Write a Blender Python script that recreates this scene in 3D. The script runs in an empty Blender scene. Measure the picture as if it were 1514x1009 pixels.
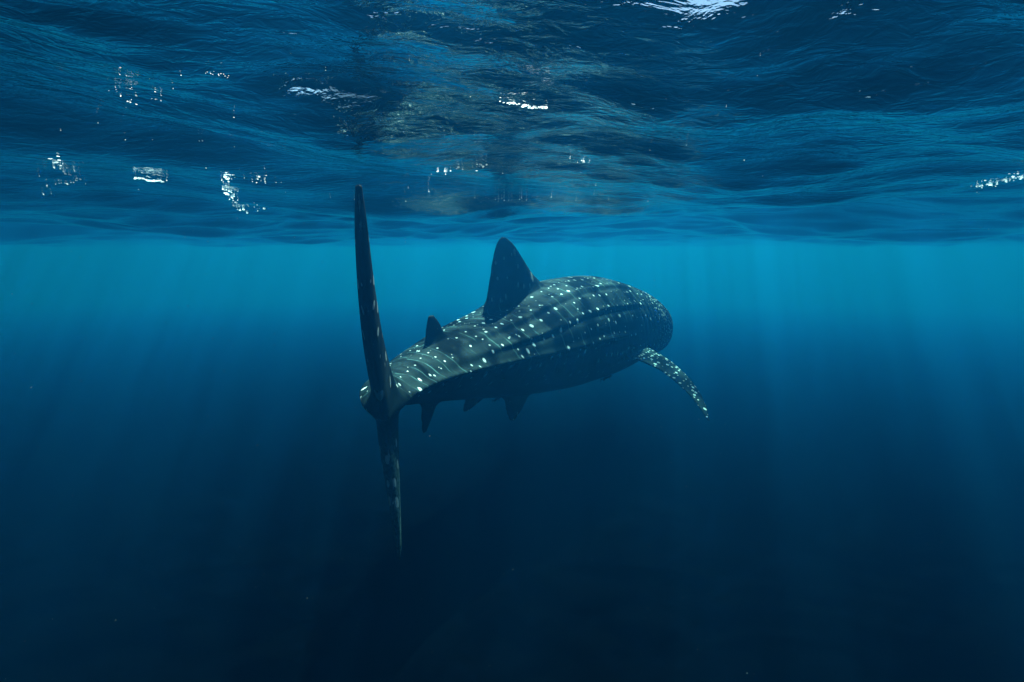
import bpy, bmesh, math, random
import numpy as np
from mathutils import Vector
R = math.radians
SC = bpy.context.scene
COL = SC.collection

# ------------------------------------------------------------------ camera
CAM_Z = -0.30                     # metres below the mean water level (z = 0)
PITCH = 10.2                       # degrees below the horizon
F = 757.0                         # focal length in photo pixels (1514 wide)
cam = bpy.data.cameras.new('camera')
cam.sensor_width = 36.0
cam.lens = 36.0 * F / 1514.0
cam.clip_start = 0.02
cam.clip_end = 1000.0
camo = bpy.data.objects.new('camera', cam)
COL.objects.link(camo)
camo.location = (0, 0, CAM_Z)
camo.rotation_euler = (R(90 - PITCH), 0, 0)
SC.camera = camo

# ------------------------------------------------------------------ sky, sun, exposure
SUN_EL, SUN_AZ = 57.0, 10.0        # azimuth clockwise from +Y (the camera's heading)
w = bpy.data.worlds.new('World'); SC.world = w; w.use_nodes = True
nt = w.node_tree; nt.nodes.clear()
sky = nt.nodes.new('ShaderNodeTexSky'); sky.sky_type = 'NISHITA'; sky.sun_disc = False
sky.sun_elevation = R(SUN_EL); sky.sun_rotation = R(SUN_AZ)
bg = nt.nodes.new('ShaderNodeBackground'); bg.inputs['Strength'].default_value = 0.05
wo = nt.nodes.new('ShaderNodeOutputWorld')
nt.links.new(sky.outputs[0], bg.inputs[0]); nt.links.new(bg.outputs[0], wo.inputs[0])
sun = bpy.data.lights.new('sun', 'SUN'); sun.energy = 5.0; sun.angle = R(0.5); sun.color = (1.0, 0.97, 0.92)
suno = bpy.data.objects.new('sun', sun); COL.objects.link(suno)
az, el = R(SUN_AZ), R(SUN_EL)
sd = Vector((math.sin(az) * math.cos(el), math.cos(az) * math.cos(el), math.sin(el)))
suno.rotation_euler = sd.to_track_quat('Z', 'Y').to_euler()
suno.location = sd * 40
vs = SC.view_settings
SC.display_settings.display_device = 'sRGB'
vs.view_transform = 'Standard'; vs.look = 'None'; vs.gamma = 1.0; vs.use_curve_mapping = False
vs.exposure = 2.45
cy = SC.cycles
cy.use_denoising = True
cy.max_bounces = 8; cy.glossy_bounces = 3; cy.diffuse_bounces = 2; cy.transmission_bounces = 4
cy.transparent_max_bounces = 8; cy.volume_bounces = 1
cy.caustics_reflective = False; cy.caustics_refractive = False
cy.sample_clamp_indirect = 4.0

# ------------------------------------------------------------------ helpers
def tag(o, label=None, cat=None, kind=None, group=None):
    if label: o['label'] = label
    if cat: o['category'] = cat
    if kind: o['kind'] = kind
    if group: o['group'] = group
    return o

def mesh_np(name, V, Fc, mat=None, smooth=True):
    me = bpy.data.meshes.new(name)
    V = np.asarray(V, np.float32); Fc = np.asarray(Fc, np.int32)
    n = Fc.shape[1]
    me.vertices.add(len(V)); me.vertices.foreach_set('co', V.ravel())
    me.loops.add(Fc.size); me.loops.foreach_set('vertex_index', Fc.ravel())
    me.polygons.add(len(Fc)); me.polygons.foreach_set('loop_start', np.arange(0, Fc.size, n, dtype=np.int32))
    me.polygons.foreach_set('use_smooth', np.full(len(Fc), smooth, bool))
    me.update(calc_edges=True); me.validate()
    if mat: me.materials.append(mat)
    return me

def link(name, me, parent=None):
    o = bpy.data.objects.new(name, me); COL.objects.link(o)
    if parent: o.parent = parent
    return o

def new_mat(name):
    m = bpy.data.materials.new(name); m.use_nodes = True
    m.node_tree.nodes.clear()
    return m, m.node_tree.nodes, m.node_tree.links

def pixel_ray(px, py):
    c, s = math.cos(R(PITCH)), math.sin(R(PITCH))
    a, b = (px - 757) / F, (504.5 - py) / F
    return np.array([a, c + b * s, -s + b * c])

def pchip(x, xp, yp):
    xp = np.asarray(xp, float); yp = np.asarray(yp, float)
    h = np.diff(xp); d = np.diff(yp) / h
    m = np.zeros(len(xp)); m[0] = d[0]; m[-1] = d[-1]
    for i in range(1, len(xp) - 1):
        if d[i - 1] * d[i] > 0:
            w1, w2 = 2 * h[i] + h[i - 1], h[i] + 2 * h[i - 1]
            m[i] = (w1 + w2) / (w1 / d[i - 1] + w2 / d[i])
    x = np.clip(x, xp[0], xp[-1])
    i = np.clip(np.searchsorted(xp, x) - 1, 0, len(h) - 1)
    t = (x - xp[i]) / h[i]
    return ((1 + 2 * t) * (1 - t) ** 2 * yp[i] + t * (1 - t) ** 2 * h[i] * m[i]
            + t * t * (3 - 2 * t) * yp[i + 1] + t * t * (t - 1) * h[i] * m[i + 1])

# ------------------------------------------------------------------ water surface (real waves, seen from below)
rw = np.random.default_rng(3)
WAVES = []
for lam0, lam1, rms, n, spread, dir0 in ((4.5, 8.0, 0.030, 5, 30, 80), (1.8, 3.6, 0.029, 9, 34, 95),
                                         (0.8, 1.6, 0.0128, 14, 32, 100), (0.35, 0.75, 0.0047, 18, 36, 85),
                                         (0.14, 0.32, 0.0020, 24, 40, 95), (0.07, 0.13, 0.0006, 26, 50, 90)):
    for k in range(n):
        lam = math.exp(rw.uniform(math.log(lam0), math.log(lam1)))
        th = R(dir0 + rw.normal() * spread)
        WAVES.append((lam, th, rms * math.sqrt(2.0 / n) * rw.uniform(.7, 1.3), rw.uniform(0, 2 * math.pi)))

for lam, th, a_, ph in ((6.52, 31.2, .050, 3.10), (9.12, 151.5, .060, .26), (13.6, 128.7, .060, 2.36)):
    WAVES.append((lam, R(th), a_, ph))

def wave_z(x, y, sp=None):
    z = np.zeros_like(x)
    # slow patchiness so that ruffled and smooth areas alternate
    patch = 0.85 + 0.45 * np.sin(0.9 * x + 0.5 * y + 1.0) * np.sin(1.3 * y - 0.6 * x + 0.4)
    for lam, th, a, ph in WAVES:
        k = 2 * math.pi / lam
        arg = k * (x * math.cos(th) + y * math.sin(th)) + ph
        v = np.sin(arg)
        if lam > 0.3:                      # sharpen crests (crest = up), flat troughs
            v = v - 0.22 * np.cos(2 * arg)
        amp = a if lam > 0.8 else a * patch
        if sp is not None:
            amp = amp * np.clip(lam / (sp * 5.0) - .6, 0, 1)
        z += amp * v
    return z

def surface_grid(name, mat):
    N, b, ext = 860, 5.2, 140.0
    a = ext / math.sinh(b)
    u = np.linspace(-1, 1, N)
    gx = a * np.sinh(b * u); gy = 1.8 + a * np.sinh(b * u)
    spx = np.gradient(gx); spy = np.gradient(gy)
    X, Y = np.meshgrid(gx, gy, indexing='ij')
    SPX, SPY = np.meshgrid(spx, spy, indexing='ij')
    Z = wave_z(X, Y, np.maximum(SPX, SPY))
    V = np.stack([X, Y, Z], -1).reshape(-1, 3)
    I = np.arange(N * N).reshape(N, N)
    Fc = np.stack([I[:-1, :-1], I[1:, :-1], I[1:, 1:], I[:-1, 1:]], -1).reshape(-1, 4)
    return mesh_np(name, V, Fc, mat)

def water_material():
    m, n, l = new_mat('water_surface')
    tc = n.new('ShaderNodeTexCoord')
    mp = n.new('ShaderNodeMapping'); mp.inputs['Scale'].default_value = (0.62, 1.0, 1.0)
    mp.inputs['Rotation'].default_value = (0, 0, R(9))
    l.new(tc.outputs['Object'], mp.inputs[0])
    n1 = n.new('ShaderNodeTexNoise'); n1.inputs['Scale'].default_value = 27; n1.inputs['Detail'].default_value = 3.5
    n1.inputs['Roughness'].default_value = 0.55; n1.inputs['Distortion'].default_value = 0.6
    l.new(mp.outputs[0], n1.inputs['Vector'])
    bp = n.new('ShaderNodeBump'); bp.inputs['Strength'].default_value = 1.0; bp.inputs['Distance'].default_value = 0.0055
    l.new(n1.outputs[0], bp.inputs['Height'])
    # fine ripples fade with distance, to brighten the far surface near the waterline
    ln = n.new('ShaderNodeVectorMath'); ln.operation = 'LENGTH'; l.new(tc.outputs['Object'], ln.inputs[0])
    mr = n.new('ShaderNodeMapRange'); mr.inputs[1].default_value = 2.5; mr.inputs[2].default_value = 9.0
    mr.inputs[3].default_value = 1.0; mr.inputs[4].default_value = 0.22
    l.new(ln.outputs['Value'], mr.inputs[0]); l.new(mr.outputs[0], bp.inputs['Strength'])
    fr = n.new('ShaderNodeFresnel'); fr.inputs['IOR'].default_value = 1.333
    l.new(bp.outputs[0], fr.inputs['Normal'])
    gl = n.new('ShaderNodeBsdfGlossy'); gl.inputs['Roughness'].default_value = 0.03
    l.new(bp.outputs[0], gl.inputs['Normal'])
    tr = n.new('ShaderNodeBsdfTransparent')
    # noise in the transparent colour paints light shafts, standing in for wave focusing
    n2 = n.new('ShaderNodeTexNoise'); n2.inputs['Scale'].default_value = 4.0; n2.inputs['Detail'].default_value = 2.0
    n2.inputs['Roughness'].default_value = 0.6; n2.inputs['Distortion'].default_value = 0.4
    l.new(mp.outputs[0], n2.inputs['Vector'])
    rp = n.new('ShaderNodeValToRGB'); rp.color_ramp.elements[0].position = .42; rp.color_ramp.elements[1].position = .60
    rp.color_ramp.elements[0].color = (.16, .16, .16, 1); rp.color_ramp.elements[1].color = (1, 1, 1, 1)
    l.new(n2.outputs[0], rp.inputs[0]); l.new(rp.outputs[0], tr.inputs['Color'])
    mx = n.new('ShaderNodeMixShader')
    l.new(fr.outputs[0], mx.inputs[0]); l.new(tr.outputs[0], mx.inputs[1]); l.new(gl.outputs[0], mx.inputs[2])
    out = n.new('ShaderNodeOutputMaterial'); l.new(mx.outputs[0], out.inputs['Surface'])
    return m

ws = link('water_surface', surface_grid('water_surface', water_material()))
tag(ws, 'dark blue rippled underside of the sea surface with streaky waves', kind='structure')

# ------------------------------------------------------------------ added unseen floor, near black, that darkens the water downwards
FLOOR_Z = -2.4
m, n, l = new_mat('near_black_floor')
bs = n.new('ShaderNodeBsdfPrincipled'); bs.inputs['Base Color'].default_value = (0.0002, 0.0003, 0.0005, 1); bs.inputs['Roughness'].default_value = 1
bs.inputs['Specular IOR Level'].default_value = 0.0
out = n.new('ShaderNodeOutputMaterial'); l.new(bs.outputs[0], out.inputs[0])
N = 121
g = np.linspace(-150, 150, N)
X, Y = np.meshgrid(g, g, indexing='ij')
Z = FLOOR_Z - .075 * np.clip(Y - 2.0, 0, 80) - .008 * np.clip(X + 1, -8, 40) * np.clip(Y / 6, 0, 1) + 0.03 * np.sin(X * .37) * np.cos(Y * .29)   # a slope that drops away
I = np.arange(N * N).reshape(N, N)
fl = link('darkening_floor', mesh_np('darkening_floor', np.stack([X, Y, Z], -1).reshape(-1, 3),
          np.stack([I[:-1, :-1], I[1:, :-1], I[1:, 1:], I[:-1, 1:]], -1).reshape(-1, 4), m))
tag(fl, 'added near-black floor that darkens the water below', kind='structure')

# ------------------------------------------------------------------ the water itself: one box of even density
m, n, l = new_mat('sea_water_volume')
pv = n.new('ShaderNodeVolumePrincipled')
pv.inputs['Density'].default_value = 0.175
pv.inputs['Color'].default_value = (0.004, 0.105, 0.28, 1)
pv.inputs['Absorption Color'].default_value = (0.0, 0.66, 0.64, 1)
pv.inputs['Anisotropy'].default_value = 0.78
out = n.new('ShaderNodeOutputMaterial'); l.new(pv.outputs[0], out.inputs['Volume'])
x0, x1, z0, z1 = -149, 149, FLOOR_Z - 14.0, 0.6
bv = [(x, y, z) for x in (x0, x1) for y in (x0, x1) for z in (z0, z1)]
bf = [(0, 1, 3, 2), (4, 6, 7, 5), (0, 4, 5, 1), (2, 3, 7, 6), (0, 2, 6, 4), (1, 5, 7, 3)]
hz = link('haze', mesh_np('haze', bv, bf, m, smooth=False))
tag(hz, 'clear blue sea water fading into the distance', kind='stuff')

# ------------------------------------------------------------------ whale shark
TL = 6.5
SN = 5.2                           # snout: metres ahead of the tail base (local x = 0)
# tables against t = distance from snout / TL
T_ = [0.0, .006, .02, .05, .10, .17, .25, .34, .43, .52, .60, .67, .73, .78, .82, .86]
WD = [.040, .068, .083, .092, .098, .102, .104, .103, .097, .083, .065, .047, .033, .022, .014, .004]
TP = [.034, .047, .056, .067, .082, .096, .103, .098, .082, .056, .042, .030, .022, .017, .014, .006]
BT = [.026, .042, .052, .058, .064, .074, .080, .080, .074, .064, .050, .037, .025, .014, .009, .005]
ZC = [-.010, -.010, -.008, -.004, 0, 0, 0, 0, 0, 0, 0, 0, 0, 0, 0, 0]

def body_r(t, phi):
    """radius point (y, z) of the body ring at t, phi from the back's midline (0) to the belly (pi)"""
    wd, tp, bt = pchip(t, T_, WD) * TL, pchip(t, T_, TP) * TL, pchip(t, T_, BT) * TL
    zc = pchip(t, T_, ZC) * TL
    c, s = np.cos(phi), np.sin(phi)
    e = 2 / (2.0 + 0.5 * np.clip(1 - t / .16, 0, 1))          # squarer head
    y = wd * np.sign(s) * np.abs(s) ** e
    tailw = np.clip((t - .42) / .2, 0, 1)                       # flattened, sharp-edged towards the tail
    ez = np.where(c >= 0, e + .28 * tailw, e + .6 * tailw)
    z = np.where(c >= 0, tp, bt) * np.sign(c) * np.abs(c) ** ez
    # lengthwise ridges
    ap = np.abs(np.arctan2(np.sin(phi), np.cos(phi)))
    fade = np.clip((t - .16) / .08, 0, 1) * np.clip((.80 - t) / .1, 0, 1)
    bump = 0
    for p0, am in ((R(31), .013), (R(56), .015)):
        dphi = (ap - p0) * (wd + tp) / 2
        bump = bump + am * np.exp(-(dphi / .026) ** 2) - .7 * am * np.exp(-((dphi - .05) / .026) ** 2)
    bump = bump * fade * np.clip((.70 - t) / .15, 0, 1)
    pk = R(84)                                                  # lowest ridge grows into the tail keel
    dphi = (ap - pk) * (wd + tp) / 2
    keel = np.clip((t - .24) / .1, 0, 1) * .022 + pchip(t, [.55, .66, .75, .79, .83, .86], [0, .012, .026, .034, .024, 0])
    kw = .036
    bump = bump + keel * np.exp(-(dphi / kw) ** 2) * np.clip((.86 - t) / .03, 0, 1)
    bump = bump - .03 * np.exp(-((t - .774) / .006) ** 2) * np.exp(-(ap / .5) ** 2)      # pit ahead of the caudal fin
    # gill region: shallow slits
    for g in range(5):
        tg = .135 + g * .021
        bump = bump - .016 * np.exp(-((t - tg) / .0028) ** 2) * np.clip((ap - .75) / .2, 0, 1) * np.clip((2.0 - ap) / .2, 0, 1)
    rr = np.sqrt(y * y + z * z) + 1e-6
    y = y * (1 + bump / rr); z = z * (1 + bump / rr)
    return y, z + zc

def body_shell():
    t = np.concatenate([np.linspace(0, .05, 22)[:-1], np.linspace(.05, .86, 330)])
    ph = np.linspace(0, 2 * np.pi, 221)[:-1]
    T, P = np.meshgrid(t, ph, indexing='ij')
    y, z = body_r(T, P)
    slant = .27 * np.clip(1 - T / .07, 0, 1) * np.clip((.30 - z) / .6, 0, 1)      # receding lower jaw
    V = np.stack([SN - T * TL - slant, y, z], -1).reshape(-1, 3)
    nt_, npz = T.shape
    I = np.arange(nt_ * npz).reshape(nt_, npz)
    J = np.roll(I, -1, 1)
    Fq = np.stack([I[:-1], J[:-1], J[1:], I[1:]], -1).reshape(-1, 4)
    caps = [list(I[0][::-1]), list(I[-1])]
    return V, Fq.tolist() + caps

def fin(le, te, th, nu=48, nc=24):
    """closed lens-section fin; le, te: control points root->tip, th: thickness per control point"""
    le, te = np.array(le, float), np.array(te, float)
    k = np.linspace(0, 1, len(le)); u = np.linspace(0, 1, nu)
    LE = np.stack([pchip(u, k, le[:, i]) for i in range(3)], -1)
    TE = np.stack([pchip(u, k, te[:, i]) for i in range(3)], -1)
    TH = pchip(u, k, th)
    rg = np.random.default_rng(int(abs(le[0, 0]) * 1000) + len(le))
    chord = np.linalg.norm(TE - LE, axis=1)
    nick = sum(rg.normal() * np.sin(u * w_ + rg.uniform(0, 6)) / w_ ** .7 for w_ in (9, 14, 23, 37, 55, 80))
    TE = TE + ((TE - LE) / (chord[:, None] + 1e-6)) * (nick * .05 * np.minimum(chord, .35) * np.clip(u * 4 - .6, 0, 1))[:, None]
    V = []
    for i in range(nu):
        ch = TE[i] - LE[i]
        span = (LE[min(i + 1, nu - 1)] + TE[min(i + 1, nu - 1)] - LE[max(i - 1, 0)] - TE[max(i - 1, 0)])
        nn = np.cross(ch, span); nn /= np.linalg.norm(nn) + 1e-9
        for j in range(nc):
            a = 2 * np.pi * j / nc
            c = .5 - .5 * np.cos(a)
            prof = np.sin(a) * (1 - .45 * c)
            V.append(LE[i] + ch * c + nn * prof * TH[i] * .5)
    I = np.arange(nu * nc).reshape(nu, nc); J = np.roll(I, -1, 1)
    Fq = np.stack([I[:-1], J[:-1], J[1:], I[1:]], -1).reshape(-1, 4).tolist()
    return np.array(V), Fq + [list(I[0][::-1]), list(I[-1])]

def xt(t): return SN - t * TL

fins = []
# first dorsal: front root, sweeping fillet
fins.append(fin(
    [(xt(.345), 0, .33), (xt(.388), 0, .58), (xt(.420), 0, .68), (xt(.447), 0, .82), (xt(.470), 0, .94), (xt(.486), 0, .99), (xt(.495), 0, 1.005)],
    [(xt(.535), 0, .20), (xt(.549), 0, .385), (xt(.540), 0, .46), (xt(.530), 0, .70), (xt(.519), 0, .89), (xt(.510), 0, .97), (xt(.502), 0, 1.003)],
    [.22, .18, .14, .09, .055, .04, .03]))
# second dorsal
fins.append(fin(
    [(xt(.618), 0, .12), (xt(.640), 0, .25), (xt(.652), 0, .335), (xt(.664), 0, .395)],
    [(xt(.684), 0, .06), (xt(.687), 0, .17), (xt(.680), 0, .31), (xt(.675), 0, .39)],
    [.10, .075, .045, .028]))
# anal fin
fins.append(fin(
    [(xt(.628), 0, -.13), (xt(.653), 0, -.24), (xt(.674), 0, -.34), (xt(.691), 0, -.43)],
    [(xt(.703), 0, -.09), (xt(.700), 0, -.20), (xt(.701), 0, -.31), (xt(.699), 0, -.425)],
    [.09, .065, .045, .028]))
# caudal fin: upper and lower lobe
fins.append(fin(
    [(.38, 0, .05), (.10, 0, .11), (-.28, 0, .43), (-.56, 0, .71), (-.77, 0, .95), (-.86, 0, 1.05)],
    [(-.25, 0, -.08), (-.42, 0, .02), (-.60, 0, .37), (-.75, 0, .66), (-.85, 0, .91), (-.89, 0, 1.04)],
    [.15, .14, .115, .085, .055, .03]))
fins.append(fin(
    [(.30, 0, -.03), (.02, 0, -.13), (-.18, 0, -.35), (-.34, 0, -.56), (-.45, 0, -.715)],
    [(-.30, 0, .05), (-.36, 0, -.09), (-.40, 0, -.31), (-.46, 0, -.53), (-.47, 0, -.70)],
    [.15, .14, .10, .055, .022]))
for sgn in (-1, 1):
    # pectorals: long, swept back and drooping
    fins.append(fin(
        [(xt(.212), sgn * .45, -.06), (xt(.218), sgn * .66, -.11), (xt(.234), sgn * .98, -.21), (xt(.262), sgn * 1.28, -.355), (xt(.294), sgn * 1.49, -.515), (xt(.322), sgn * 1.59, -.635)],
        [(xt(.315), sgn * .42, -.13), (xt(.288), sgn * .66, -.165), (xt(.281), sgn * .96, -.26), (xt(.294), sgn * 1.25, -.40), (xt(.313), sgn * 1.47, -.545), (xt(.327), sgn * 1.585, -.64)],
        [.13, .11, .08, .055, .035, .022]))
    # pelvics
    fins.append(fin(
        [(xt(.440), sgn * .14, -.28), (xt(.472), sgn * .20, -.41), (xt(.505), sgn * .23, -.51), (xt(.533), sgn * .25, -.575)],
        [(xt(.552), sgn * .12, -.24), (xt(.547), sgn * .18, -.36), (xt(.548), sgn * .22, -.48), (xt(.544), sgn * .245, -.565)],
        [.09, .07, .045, .028]))

V, Fc = body_shell()
Vs, Fs = [V], list(Fc)
off = len(V)
for v, f in fins:
    Vs.append(v); Fs += [[i + off for i in q] for q in f]; off += len(v)
Vs = np.concatenate(Vs)
raw = bpy.data.meshes.new('raw'); raw.from_pydata(Vs.tolist(), [], Fs); raw.update()
bmx = bmesh.new(); bmx.from_mesh(raw); bmesh.ops.recalc_face_normals(bmx, faces=bmx.faces); bmx.to_mesh(raw); bmx.free()
tmp = bpy.data.objects.new('tmp', raw); COL.objects.link(tmp)
md = tmp.modifiers.new('r', 'REMESH'); md.mode = 'VOXEL'; md.voxel_size = 0.0125; md.adaptivity = 0.0; md.use_smooth_shade = True
sm = tmp.modifiers.new('s', 'SMOOTH'); sm.factor = 0.5; sm.iterations = 3
dg = bpy.context.evaluated_depsgraph_get()
shark_me = bpy.data.meshes.new_from_object(tmp.evaluated_get(dg))
bpy.data.objects.remove(tmp); bpy.data.meshes.remove(raw)
shark_me.name = 'whale_shark'
nv = len(shark_me.vertices)
co = np.empty(nv * 3, np.float32); shark_me.vertices.foreach_get('co', co); co = co.reshape(-1, 3).astype(float)

# skin coordinates from the straight rest shape
ne = len(shark_me.edges)
ed = np.empty(ne * 2, np.int32); shark_me.edges.foreach_get('vertices', ed); ed = ed.reshape(-1, 2)
deg = np.bincount(ed.ravel(), minlength=nv)[:, None].astype(float)
def relax(w_, it):
    global co
    for _ in range(it):
        acc = np.stack([np.bincount(ed[:, 0], co[ed[:, 1], i], nv) + np.bincount(ed[:, 1], co[ed[:, 0], i], nv) for i in range(3)], -1)
        co = co + (acc / deg - co) * w_[:, None]
def outside():
    t_ = np.clip((SN - co[:, 0]) / TL, .001, .86)
    a_ = np.arctan2(co[:, 1], co[:, 2] - pchip(t_, T_, ZC) * TL)
    y_, z_ = body_r(t_, a_)
    return np.sqrt(co[:, 1] ** 2 + co[:, 2] ** 2) - np.sqrt(y_ ** 2 + z_ ** 2)
o_ = outside()
wj = np.clip(np.exp(-((o_ - .015) / .045) ** 2) * (o_ > .004), 0, 1)
tq = (SN - co[:, 0]) / TL
wj = np.maximum(wj, np.clip(1 - np.abs(tq - .815) / .05, 0, 1) * np.clip(1.5 - np.abs(co[:, 2]) / .14, 0, 1)) * (tq > .12)
relax(wj * .6, 3); wj2 = np.bincount(ed[:, 0], wj[ed[:, 1]], nv) + np.bincount(ed[:, 1], wj[ed[:, 0]], nv)
relax(np.clip(wj2 / deg[:, 0], 0, 1) * .6, 34)
tt = (SN - co[:, 0]) / TL
tcl = np.clip(tt, 0.001, .86)
phi = np.arctan2(co[:, 1], co[:, 2] - pchip(tcl, T_, ZC) * TL)
by, bz = body_r(tcl, phi)
rb = np.sqrt(by ** 2 + bz ** 2); rv = np.sqrt(co[:, 1] ** 2 + co[:, 2] ** 2)
outd = np.clip(rv - rb, 0, None)
Rm = (pchip(tcl, T_, WD) + pchip(tcl, T_, TP)) * TL * .5
girth = np.abs(phi) * (.12 + .8 * Rm) + outd
s_c = SN - co[:, 0]
side = np.where(co[:, 1] > 0, 1.0, 0.0)
finw = np.clip((outd - .03) / .06, 0, 1)
caud = np.clip((tt - .80) / .03, 0, 1)
pec = finw * (tt > .18) * (tt < .36) * (co[:, 2] < 0)
head = np.clip((.155 - tt) / .02, 0, 1)
belly = np.clip((np.abs(phi) - 1.75) / .45, 0, 1) * (1 - finw) * (1 - caud)
girth = np.where(caud > .5, np.abs(co[:, 2]) + np.where(co[:, 2] < 0, 3, 0), girth)
def attr(name, a, typ='FLOAT'):
    at = shark_me.attributes.new(name, typ, 'POINT')
    at.data.foreach_set('vector' if typ == 'FLOAT_VECTOR' else 'value', np.ascontiguousarray(a, np.float32).ravel())
attr('skin', np.stack([s_c, girth, side * 17.0], -1), 'FLOAT_VECTOR')
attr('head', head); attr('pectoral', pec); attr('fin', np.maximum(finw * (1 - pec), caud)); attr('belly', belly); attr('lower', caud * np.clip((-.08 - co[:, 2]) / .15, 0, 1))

# pose: the spine swings to the side towards the tail, the caudal fin trails back
DS = np.linspace(-1.2, 5.6, 681)
HEAD_D = [-1.2, -.3, .1, .4, .9, 1.4, 1.9, 3.0, 5.3]
HEAD_A = [-16, -14, -3, 9, 20, 27, 32, 36, 38]
ang = R(1) * np.interp(DS, HEAD_D, HEAD_A)
kern = np.ones(41) / 41
ang = np.convolve(np.pad(ang, 20, 'edge'), kern, 'valid')
st = DS[1] - DS[0]
sx = np.cumsum(np.sin(ang)) * st; sy = np.cumsum(np.cos(ang)) * st
i0 = int(np.argmin(np.abs(DS)))
base = pixel_ray(574, 588); base = base / base[1] * 2.75
sx = sx - sx[i0] + base[0]; sy = sy - sy[i0] + base[1]
pz = np.where(DS > 0, -.044 * DS, 0) + base[2] + CAM_Z
ax = np.interp(co[:, 0], DS, sx); ay = np.interp(co[:, 0], DS, sy); az_ = np.interp(co[:, 0], DS, pz)
aa = np.interp(co[:, 0], DS, ang)
roll = np.interp(co[:, 0], [-1, 0, 1, 5], [R(-2.3), R(-2), 0, 0])
flex = np.clip((.1 - co[:, 0]) / .5, 0, 1) * (.020 * np.sin(co[:, 2] * 2.6))
co[:, 1] += flex
ly = co[:, 1] * np.cos(roll) - co[:, 2] * np.sin(roll); lz = co[:, 1] * np.sin(roll) + co[:, 2] * np.cos(roll)
pw = np.stack([ax - np.cos(aa) * ly, ay + np.sin(aa) * ly, az_ + lz], -1)
shark_me.vertices.foreach_set('co', pw.astype(np.float32).ravel())
shark_me.update()
shark_me.polygons.foreach_set('use_smooth', np.ones(len(shark_me.polygons), bool))

def body_point(d, phi_, push=0.0):
    """world position on the posed body skin, d metres ahead of the tail base"""
    y, z = body_r(np.array((SN - d) / TL), np.array(phi_))
    r = math.hypot(y, z); y, z = y * (1 + push / r), z * (1 + push / r)
    a = float(np.interp(d, DS, ang))
    return Vector((float(np.interp(d, DS, sx)) - math.cos(a) * y, float(np.interp(d, DS, sy)) + math.sin(a) * y, float(np.interp(d, DS, pz)) + z)), a

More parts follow.
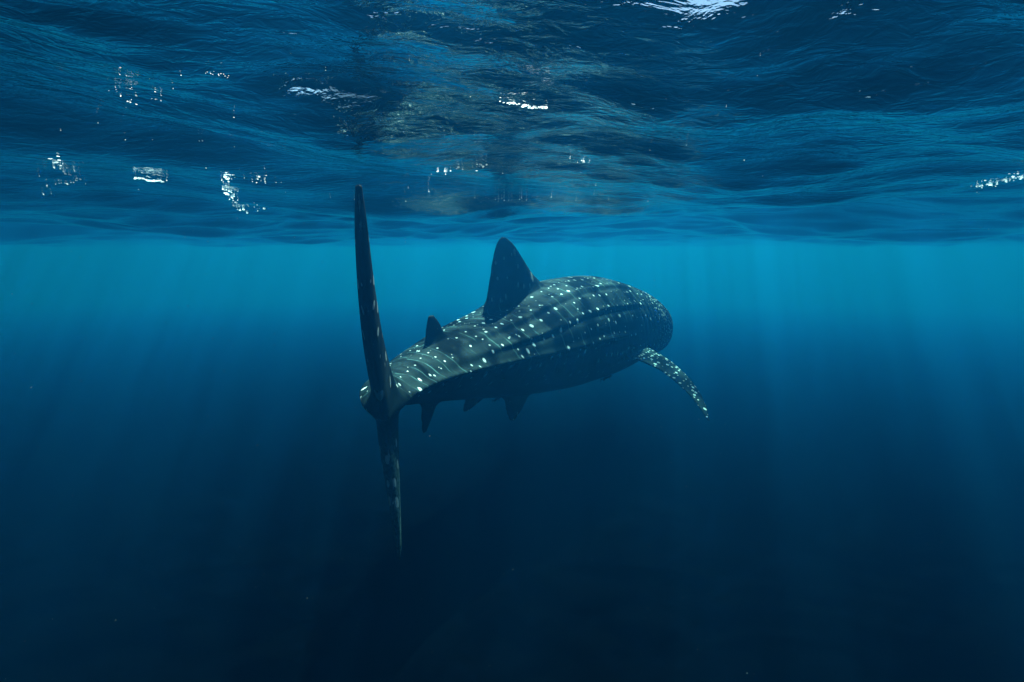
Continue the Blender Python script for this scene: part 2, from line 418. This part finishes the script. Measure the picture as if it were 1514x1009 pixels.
def shark_material():
    m, n, l = new_mat('spotted_shark_skin')
    def at(name):
        a = n.new('ShaderNodeAttribute'); a.attribute_name = name; return a
    sk = at('skin')
    def math_(op, a, b=None, c=None):
        k = n.new('ShaderNodeMath'); k.operation = op
        for i, v in enumerate((a, b, c)):
            if v is None: continue
            if isinstance(v, (int, float)): k.inputs[i].default_value = v
            else: l.new(v, k.inputs[i])
        return k.outputs[0]
    def mix(f, a, b):
        k = n.new('ShaderNodeMix'); k.data_type = 'RGBA'
        for s, v in ((k.inputs[0], f), (k.inputs[6], a), (k.inputs[7], b)):
            if isinstance(v, tuple): s.default_value = v
            elif isinstance(v, (int, float)): s.default_value = v
            else: l.new(v, s)
        return k.outputs[2]
    def smooth(v, a, b):
        k = n.new('ShaderNodeMapRange'); k.interpolation_type = 'SMOOTHSTEP'
        l.new(v, k.inputs[0]); k.inputs[1].default_value = a; k.inputs[2].default_value = b
        return k.outputs[0]
    # warp the skin coordinates slightly so that rows wander
    nz = n.new('ShaderNodeTexNoise'); nz.inputs['Scale'].default_value = 2.2; nz.inputs['Detail'].default_value = 1
    l.new(sk.outputs['Vector'], nz.inputs['Vector'])
    wv = n.new('ShaderNodeVectorMath'); wv.operation = 'MULTIPLY_ADD'
    l.new(nz.outputs['Color'], wv.inputs[0]); wv.inputs[1].default_value = (.13, .10, 0); l.new(sk.outputs['Vector'], wv.inputs[2])
    def spots(sx_, sy_, rnd, r, drop, soft=.05, off=0.0):
        mp = n.new('ShaderNodeMapping'); mp.inputs['Scale'].default_value = (sx_, sy_, 1.0); mp.inputs['Location'].default_value = (off, off * .37, 0)
        l.new(wv.outputs[0], mp.inputs[0])
        vo = n.new('ShaderNodeTexVoronoi'); vo.voronoi_dimensions = '3D'; vo.inputs['Scale'].default_value = 1.0; vo.inputs['Randomness'].default_value = rnd
        # keep the third coordinate out of the distance by snapping to the cell layer
        l.new(mp.outputs[0], vo.inputs['Vector'])
        vo.voronoi_dimensions = '2D'
        sp = n.new('ShaderNodeSeparateColor'); l.new(vo.outputs['Color'], sp.inputs[0])
        rad = math_('MULTIPLY_ADD', sp.outputs[0], r * 1.0, r * .45)
        d = math_('SUBTRACT', rad, vo.outputs['Distance'])
        on = math_('GREATER_THAN', sp.outputs[1], drop)
        return math_('MULTIPLY', smooth(d, 0.0, soft), on), sp.outputs[2]
    body, bv_ = spots(7.4, 6.2, .36, .108, .05, soft=.075)
    body2, _ = spots(8.5, 9.0, .9, .085, .6, off=3.3)
    hd, _ = spots(22, 22, .95, .25, .2)
    pc, pv_ = spots(24, 14, .6, .20, .06)
    fn, _ = spots(10, 7.0, .7, .17, .25)
    H, P, Fi, B = at('head'), at('pectoral'), at('fin'), at('belly')
    # pale thin bars between the columns of spots
    sep = n.new('ShaderNodeSeparateXYZ'); l.new(wv.outputs[0], sep.inputs[0])
    bar = math_('FRACT', math_('MULTIPLY', sep.outputs[0], 7.4))
    bar = math_('ABSOLUTE', math_('SUBTRACT', bar, .5))
    bar = smooth(bar, .07, .02)
    nb = n.new('ShaderNodeTexNoise'); nb.inputs['Scale'].default_value = 5; l.new(sk.outputs['Vector'], nb.inputs['Vector'])
    bar = math_('MULTIPLY', bar, smooth(nb.outputs[0], .42, .62))
    # mottling
    nm = n.new('ShaderNodeTexNoise'); nm.inputs['Scale'].default_value = 6; nm.inputs['Detail'].default_value = 7; nm.inputs['Roughness'].default_value = .65
    l.new(sk.outputs['Vector'], nm.inputs['Vector'])
    basec = mix(smooth(nm.outputs[0], .3, .72), (.0008, .0034, .0040, 1), (.0036, .012, .0128, 1))
    nf = n.new('ShaderNodeTexNoise'); nf.inputs['Scale'].default_value = 55; nf.inputs['Detail'].default_value = 4
    l.new(sk.outputs['Vector'], nf.inputs['Vector'])
    basec = mix(math_('MULTIPLY', smooth(nf.outputs[0], .35, .7), .35), basec, (.004, .015, .017, 1))
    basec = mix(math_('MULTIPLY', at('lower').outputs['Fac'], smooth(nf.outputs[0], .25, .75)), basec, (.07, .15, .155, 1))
    # fine pale streaks that run round the body
    ms = n.new('ShaderNodeMapping'); ms.inputs['Scale'].default_value = (26, 3.2, 1); l.new(wv.outputs[0], ms.inputs[0])
    nst = n.new('ShaderNodeTexNoise'); nst.inputs['Scale'].default_value = 1.0; nst.inputs['Detail'].default_value = 4; l.new(ms.outputs[0], nst.inputs['Vector'])
    basec = mix(math_('MULTIPLY', smooth(nst.outputs[0], .52, .78), .6), basec, (.009, .032, .034, 1))
    basec = mix(B.outputs['Fac'], basec, (.012, .028, .032, 1))
    notbelly = math_('SUBTRACT', 1.0, B.outputs['Fac'])
    nothead = math_('SUBTRACT', 1.0, H.outputs['Fac']); notfin = math_('SUBTRACT', 1.0, math_('MAXIMUM', P.outputs['Fac'], Fi.outputs['Fac']))
    bodym = math_('MULTIPLY', math_('MULTIPLY', nothead, notfin), notbelly)
    bb = math_('MULTIPLY', math_('MAXIMUM', body, math_('MULTIPLY', body2, .55)), bodym)
    hh = math_('MULTIPLY', math_('MULTIPLY', hd, math_('MULTIPLY', H.outputs['Fac'], notbelly)), .6)
    pp = math_('MULTIPLY', math_('MULTIPLY', pc, P.outputs['Fac']), .62)
    ff = math_('MULTIPLY', math_('MULTIPLY', fn, Fi.outputs['Fac']), .32)
    allm = math_('MAXIMUM', math_('MAXIMUM', bb, hh), math_('MAXIMUM', pp, ff))
    basec = mix(math_('MULTIPLY', math_('MULTIPLY', bar, bodym), .28), basec, (.16, .36, .37, 1))
    basec = mix(allm, basec, (.80, .90, .90, 1))
    bs = n.new('ShaderNodeBsdfPrincipled'); l.new(basec, bs.inputs['Base Color'])
    bs.inputs['Roughness'].default_value = .72; bs.inputs['Specular IOR Level'].default_value = .05; bs.inputs['Specular Tint'].default_value = (.45, .9, 1, 1)
    bp = n.new('ShaderNodeBump'); bp.inputs['Strength'].default_value = .35; bp.inputs['Distance'].default_value = .012
    l.new(nm.outputs[0], bp.inputs['Height']); l.new(bp.outputs[0], bs.inputs['Normal'])
    out = n.new('ShaderNodeOutputMaterial'); l.new(bs.outputs[0], out.inputs['Surface'])
    return m

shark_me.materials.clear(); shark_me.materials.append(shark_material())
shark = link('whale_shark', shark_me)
tag(shark, 'large dark whale shark with rows of white spots swimming away below the surface', 'shark')

# small fish that cling to the shark
def screen(p):
    c, q = math.cos(R(PITCH)), math.sin(R(PITCH))
    x, y, z = p[0], p[1], p[2] - CAM_Z
    d = y * c - z * q
    return 757 + F * x / d, 504.5 - F * (y * q + z * c) / d

def find_on_body(px, py, d0, d1):
    best = None
    for d in np.linspace(d0, d1, 41):
        for ph in np.linspace(-math.pi, -1.6, 25):
            p, a = body_point(d, ph, .012)
            u, v = screen(p)
            e = (u - px) ** 2 + (v - py) ** 2
            if best is None or e < best[0]: best = (e, d, ph, p, a)
    return best

m, n, l = new_mat('dark_fish_skin')
bs = n.new('ShaderNodeBsdfPrincipled'); bs.inputs['Roughness'].default_value = .5; bs.inputs['Specular IOR Level'].default_value = .1
nz = n.new('ShaderNodeTexNoise'); nz.inputs['Scale'].default_value = 30
cr = n.new('ShaderNodeValToRGB'); cr.color_ramp.elements[0].color = (.006, .009, .010, 1); cr.color_ramp.elements[1].color = (.03, .038, .04, 1)
l.new(nz.outputs[0], cr.inputs[0]); l.new(cr.outputs[0], bs.inputs['Base Color'])
out = n.new('ShaderNodeOutputMaterial'); l.new(bs.outputs[0], out.inputs[0])
FISH = m

def remora(px, py, d0, d1, length, label):
    e, d, ph, p, a = find_on_body(px, py, d0, d1)
    u = np.linspace(0, 1, 17)
    wv_ = pchip(u, [0, .06, .25, .5, .8, 1], [.01, .05, .075, .065, .02, .012]) * length
    hv = pchip(u, [0, .06, .25, .5, .8, 1], [.01, .04, .065, .065, .025, .02]) * length
    k = np.arange(12) * 2 * np.pi / 12
    V = np.array([[.5 * length - ui * length, w_ * math.cos(q), h_ * math.sin(q)] for ui, w_, h_ in zip(u, wv_, hv) for q in k])
    I = np.arange(17 * 12).reshape(17, 12); J = np.roll(I, -1, 1)
    Fq = np.stack([I[:-1], J[:-1], J[1:], I[1:]], -1).reshape(-1, 4).tolist() + [list(I[0][::-1]), list(I[-1])]
    L = length
    Vs2, Fs2 = [V], list(Fq); o2 = len(V)
    for v, f in (fin([(-.42 * L, 0, 0), (-.50 * L, 0, .06 * L), (-.58 * L, 0, .13 * L)], [(-.52 * L, 0, 0), (-.56 * L, 0, .05 * L), (-.60 * L, 0, .12 * L)], [.02 * L, .015 * L, .01 * L], 8, 8),
                 fin([(-.42 * L, 0, 0), (-.50 * L, 0, -.06 * L), (-.58 * L, 0, -.13 * L)], [(-.52 * L, 0, 0), (-.56 * L, 0, -.05 * L), (-.60 * L, 0, -.12 * L)], [.02 * L, .015 * L, .01 * L], 8, 8),
                 fin([(-.02 * L, 0, -.04 * L), (-.10 * L, 0, -.10 * L), (-.18 * L, 0, -.13 * L)], [(-.30 * L, 0, -.02 * L), (-.28 * L, 0, -.07 * L), (-.24 * L, 0, -.12 * L)], [.02 * L, .015 * L, .01 * L], 8, 8),
                 fin([(.22 * L, .05 * L, -.02 * L), (.16 * L, .12 * L, -.06 * L), (.08 * L, .18 * L, -.10 * L)], [(.12 * L, .05 * L, -.02 * L), (.08 * L, .11 * L, -.07 * L), (.05 * L, .17 * L, -.11 * L)], [.02 * L, .015 * L, .01 * L], 8, 8),
                 fin([(.22 * L, -.05 * L, -.02 * L), (.16 * L, -.12 * L, -.06 * L), (.08 * L, -.18 * L, -.10 * L)], [(.12 * L, -.05 * L, -.02 * L), (.08 * L, -.11 * L, -.07 * L), (.05 * L, -.17 * L, -.11 * L)], [.02 * L, .015 * L, .01 * L], 8, 8)):
        Vs2.append(v); Fs2 += [[i + o2 for i in q] for q in f]; o2 += len(v)
    me = bpy.data.meshes.new('remora'); me.from_pydata(np.concatenate(Vs2).tolist(), [], Fs2); me.update()
    me.polygons.foreach_set('use_smooth', np.ones(len(me.polygons), bool)); me.materials.append(FISH)
    o = link('remora', me); o.location = p; o.rotation_euler = (0, 0, math.pi / 2 - a)
    tag(o, label, 'fish')
remora(897, 560, 2.2, 4.4, .26, 'small dark fish clinging under the belly just behind the pectoral fin')
remora(733, 594, .9, 2.2, .13, 'tiny dark fish clinging to the underside between the pelvic fins')

# ------------------------------------------------------------------ white flecks standing in for glints under the surface
m, n, l = new_mat('glint_white')
tl = n.new('ShaderNodeBsdfTranslucent'); tl.inputs[0].default_value = (.80, .92, .95, 1)
df = n.new('ShaderNodeBsdfDiffuse'); df.inputs[0].default_value = (.80, .92, .95, 1)
mx = n.new('ShaderNodeMixShader'); mx.inputs[0].default_value = .25
l.new(tl.outputs[0], mx.inputs[1]); l.new(df.outputs[0], mx.inputs[2])
out = n.new('ShaderNodeOutputMaterial'); l.new(mx.outputs[0], out.inputs[0])
GLINT = m
bmi = bmesh.new(); bmesh.ops.create_icosphere(bmi, subdivisions=2, radius=1.0)
ICO_V = np.array([v.co[:] for v in bmi.verts]); ICO_F = np.array([[v.index for v in f.verts] for f in bmi.faces if f.calc_center_median().z < .15]); bmi.free()   # open domes hanging below the surface, the shape of each glint

def surface_hit(px, py):
    r = pixel_ray(px, py)
    if r[2] <= 0.02: return None
    ts = np.linspace(.3, 14, 2800)
    x, y, z = r[0] * ts, r[1] * ts, CAM_Z + r[2] * ts
    h = wave_z(x, y)
    k = np.argmax(z > h - .004)
    return np.array([x[k], y[k], h[k]]), ts[k]

rf = np.random.default_rng(5)
def glint_flecks(label, spots_):
    """spots_: list of (px, py, size in px, stretch along x)"""
    VV, FF, o = [], [], 0
    for px, py, sz, stx in spots_:
        hit = surface_hit(px, py)
        if hit is None: continue
        p, dist = hit
        r = .5 * sz * dist / F
        v = ICO_V * (r * stx, r * 1.6, r * .4) * (1 + .16 * rf.normal(size=(len(ICO_V), 1)))
        a = rf.uniform(-.5, .5); c, q = math.cos(a), math.sin(a)
        v = np.stack([v[:, 0] * c - v[:, 1] * q, v[:, 0] * q + v[:, 1] * c, v[:, 2]], -1)
        VV.append(v + p); FF.append(ICO_F + o); o += len(v)
    ob = link('glint_flecks', mesh_np('glint_flecks', np.concatenate(VV), np.concatenate(FF), GLINT))
    tag(ob, label, kind='stuff')

def trail(pts, nn, jit, s0, s1, stx=1.0):
    pts = np.array(pts, float); k = np.linspace(0, 1, len(pts)); res = []
    for i in range(nn):
        u = rf.random()
        res.append((np.interp(u, k, pts[:, 0]) + rf.normal() * jit, np.interp(u, k, pts[:, 1]) + rf.normal() * jit * .6,
                    s0 + (s1 - s0) * rf.random() ** 3, stx * rf.uniform(.7, 1.5)))
    return res
glint_flecks('bright white trail of modelled glints curving down just left of the tail fin tip', trail([(340, 258), (332, 272), (342, 292), (358, 314)], 75, 4, 1.0, 4.0) + trail([(384, 262), (392, 272)], 14, 5, 1, 2.6) + trail([(368, 300), (392, 314)], 12, 5, .8, 2.2))
glint_flecks('white modelled glints strung along a dark wave trough', trail([(82, 235), (90, 250), (122, 270)], 34, 5, .9, 3.4) + trail([(66, 275), (110, 272)], 14, 3, .8, 2))
glint_flecks('thin pale wavy line of modelled glints', trail([(198, 265), (212, 265), (225, 269), (250, 269)], 46, 1.1, 1.0, 2.2, 2.2))
glint_flecks('short bright white streak of modelled glints above the dorsal fin', trail([(740, 153), (762, 156), (785, 160), (808, 162)], 46, 1.6, 1.4, 3.6, 1.3))
glint_flecks('scattered tiny modelled glints under a dark wave face', trail([(166, 132), (186, 148), (196, 160)], 14, 6, .8, 2.6) + trail([(225, 130), (248, 150)], 9, 8, .7, 1.6))
glint_flecks('loose row of small modelled glints above the shark back', trail([(638, 257), (665, 253), (700, 250), (722, 246)], 30, 3, .8, 2.8) + trail([(690, 293), (780, 297)], 16, 4, .6, 1.4))
glint_flecks('few small modelled glints near the wave crest', trail([(838, 238), (880, 243)], 14, 4, .8, 2.2) + trail([(305, 112), (345, 114)], 14, 4, .8, 2.0))
glint_flecks('ragged patch of white modelled glints far out under the surface', trail([(1440, 279), (1475, 270), (1513, 262)], 60, 5, .8, 2.6, 1.6))
glint_flecks('fine modelled glints sprinkled thinly under the whole surface', [(rf.uniform(0, 1150), 300 - 230 * rf.random() ** 1.6, .6 + .7 * rf.random(), 1.0) for k in range(70)])

# ------------------------------------------------------------------ drifting specks in the water
m, n, l = new_mat('drifting_speck')
df = n.new('ShaderNodeBsdfDiffuse'); df.inputs[0].default_value = (.32, .34, .33, 1)
out = n.new('ShaderNodeOutputMaterial'); l.new(df.outputs[0], out.inputs[0])
tet = np.array([(1, 1, 1), (1, -1, -1), (-1, 1, -1), (-1, -1, 1)], float) / 1.7
tf = np.array([(0, 1, 2), (0, 3, 1), (0, 2, 3), (1, 3, 2)])
NS = 8000
P = np.stack([rf.uniform(-5, 5, NS), rf.uniform(-2, 8, NS), -.2 - 2.4 * rf.random(NS) ** 1.5], -1)
P = P[np.linalg.norm(P - np.array([0, 0, CAM_Z]), axis=1) > 1.5]
rs = rf.uniform(.0005, .0012, len(P)) * (1 + .8 * (rf.random(len(P)) > .93))
V = (P[:, None, :] + tet[None] * rs[:, None, None] * (1 + .3 * rf.normal(size=(len(P), 4, 1)))).reshape(-1, 3)
Fp = (tf[None] + 4 * np.arange(len(P))[:, None, None]).reshape(-1, 3)
sn = link('marine_snow', mesh_np('marine_snow', V, Fp, m, smooth=False))
tag(sn, 'tiny pale specks drifting in the blue water', kind='stuff')
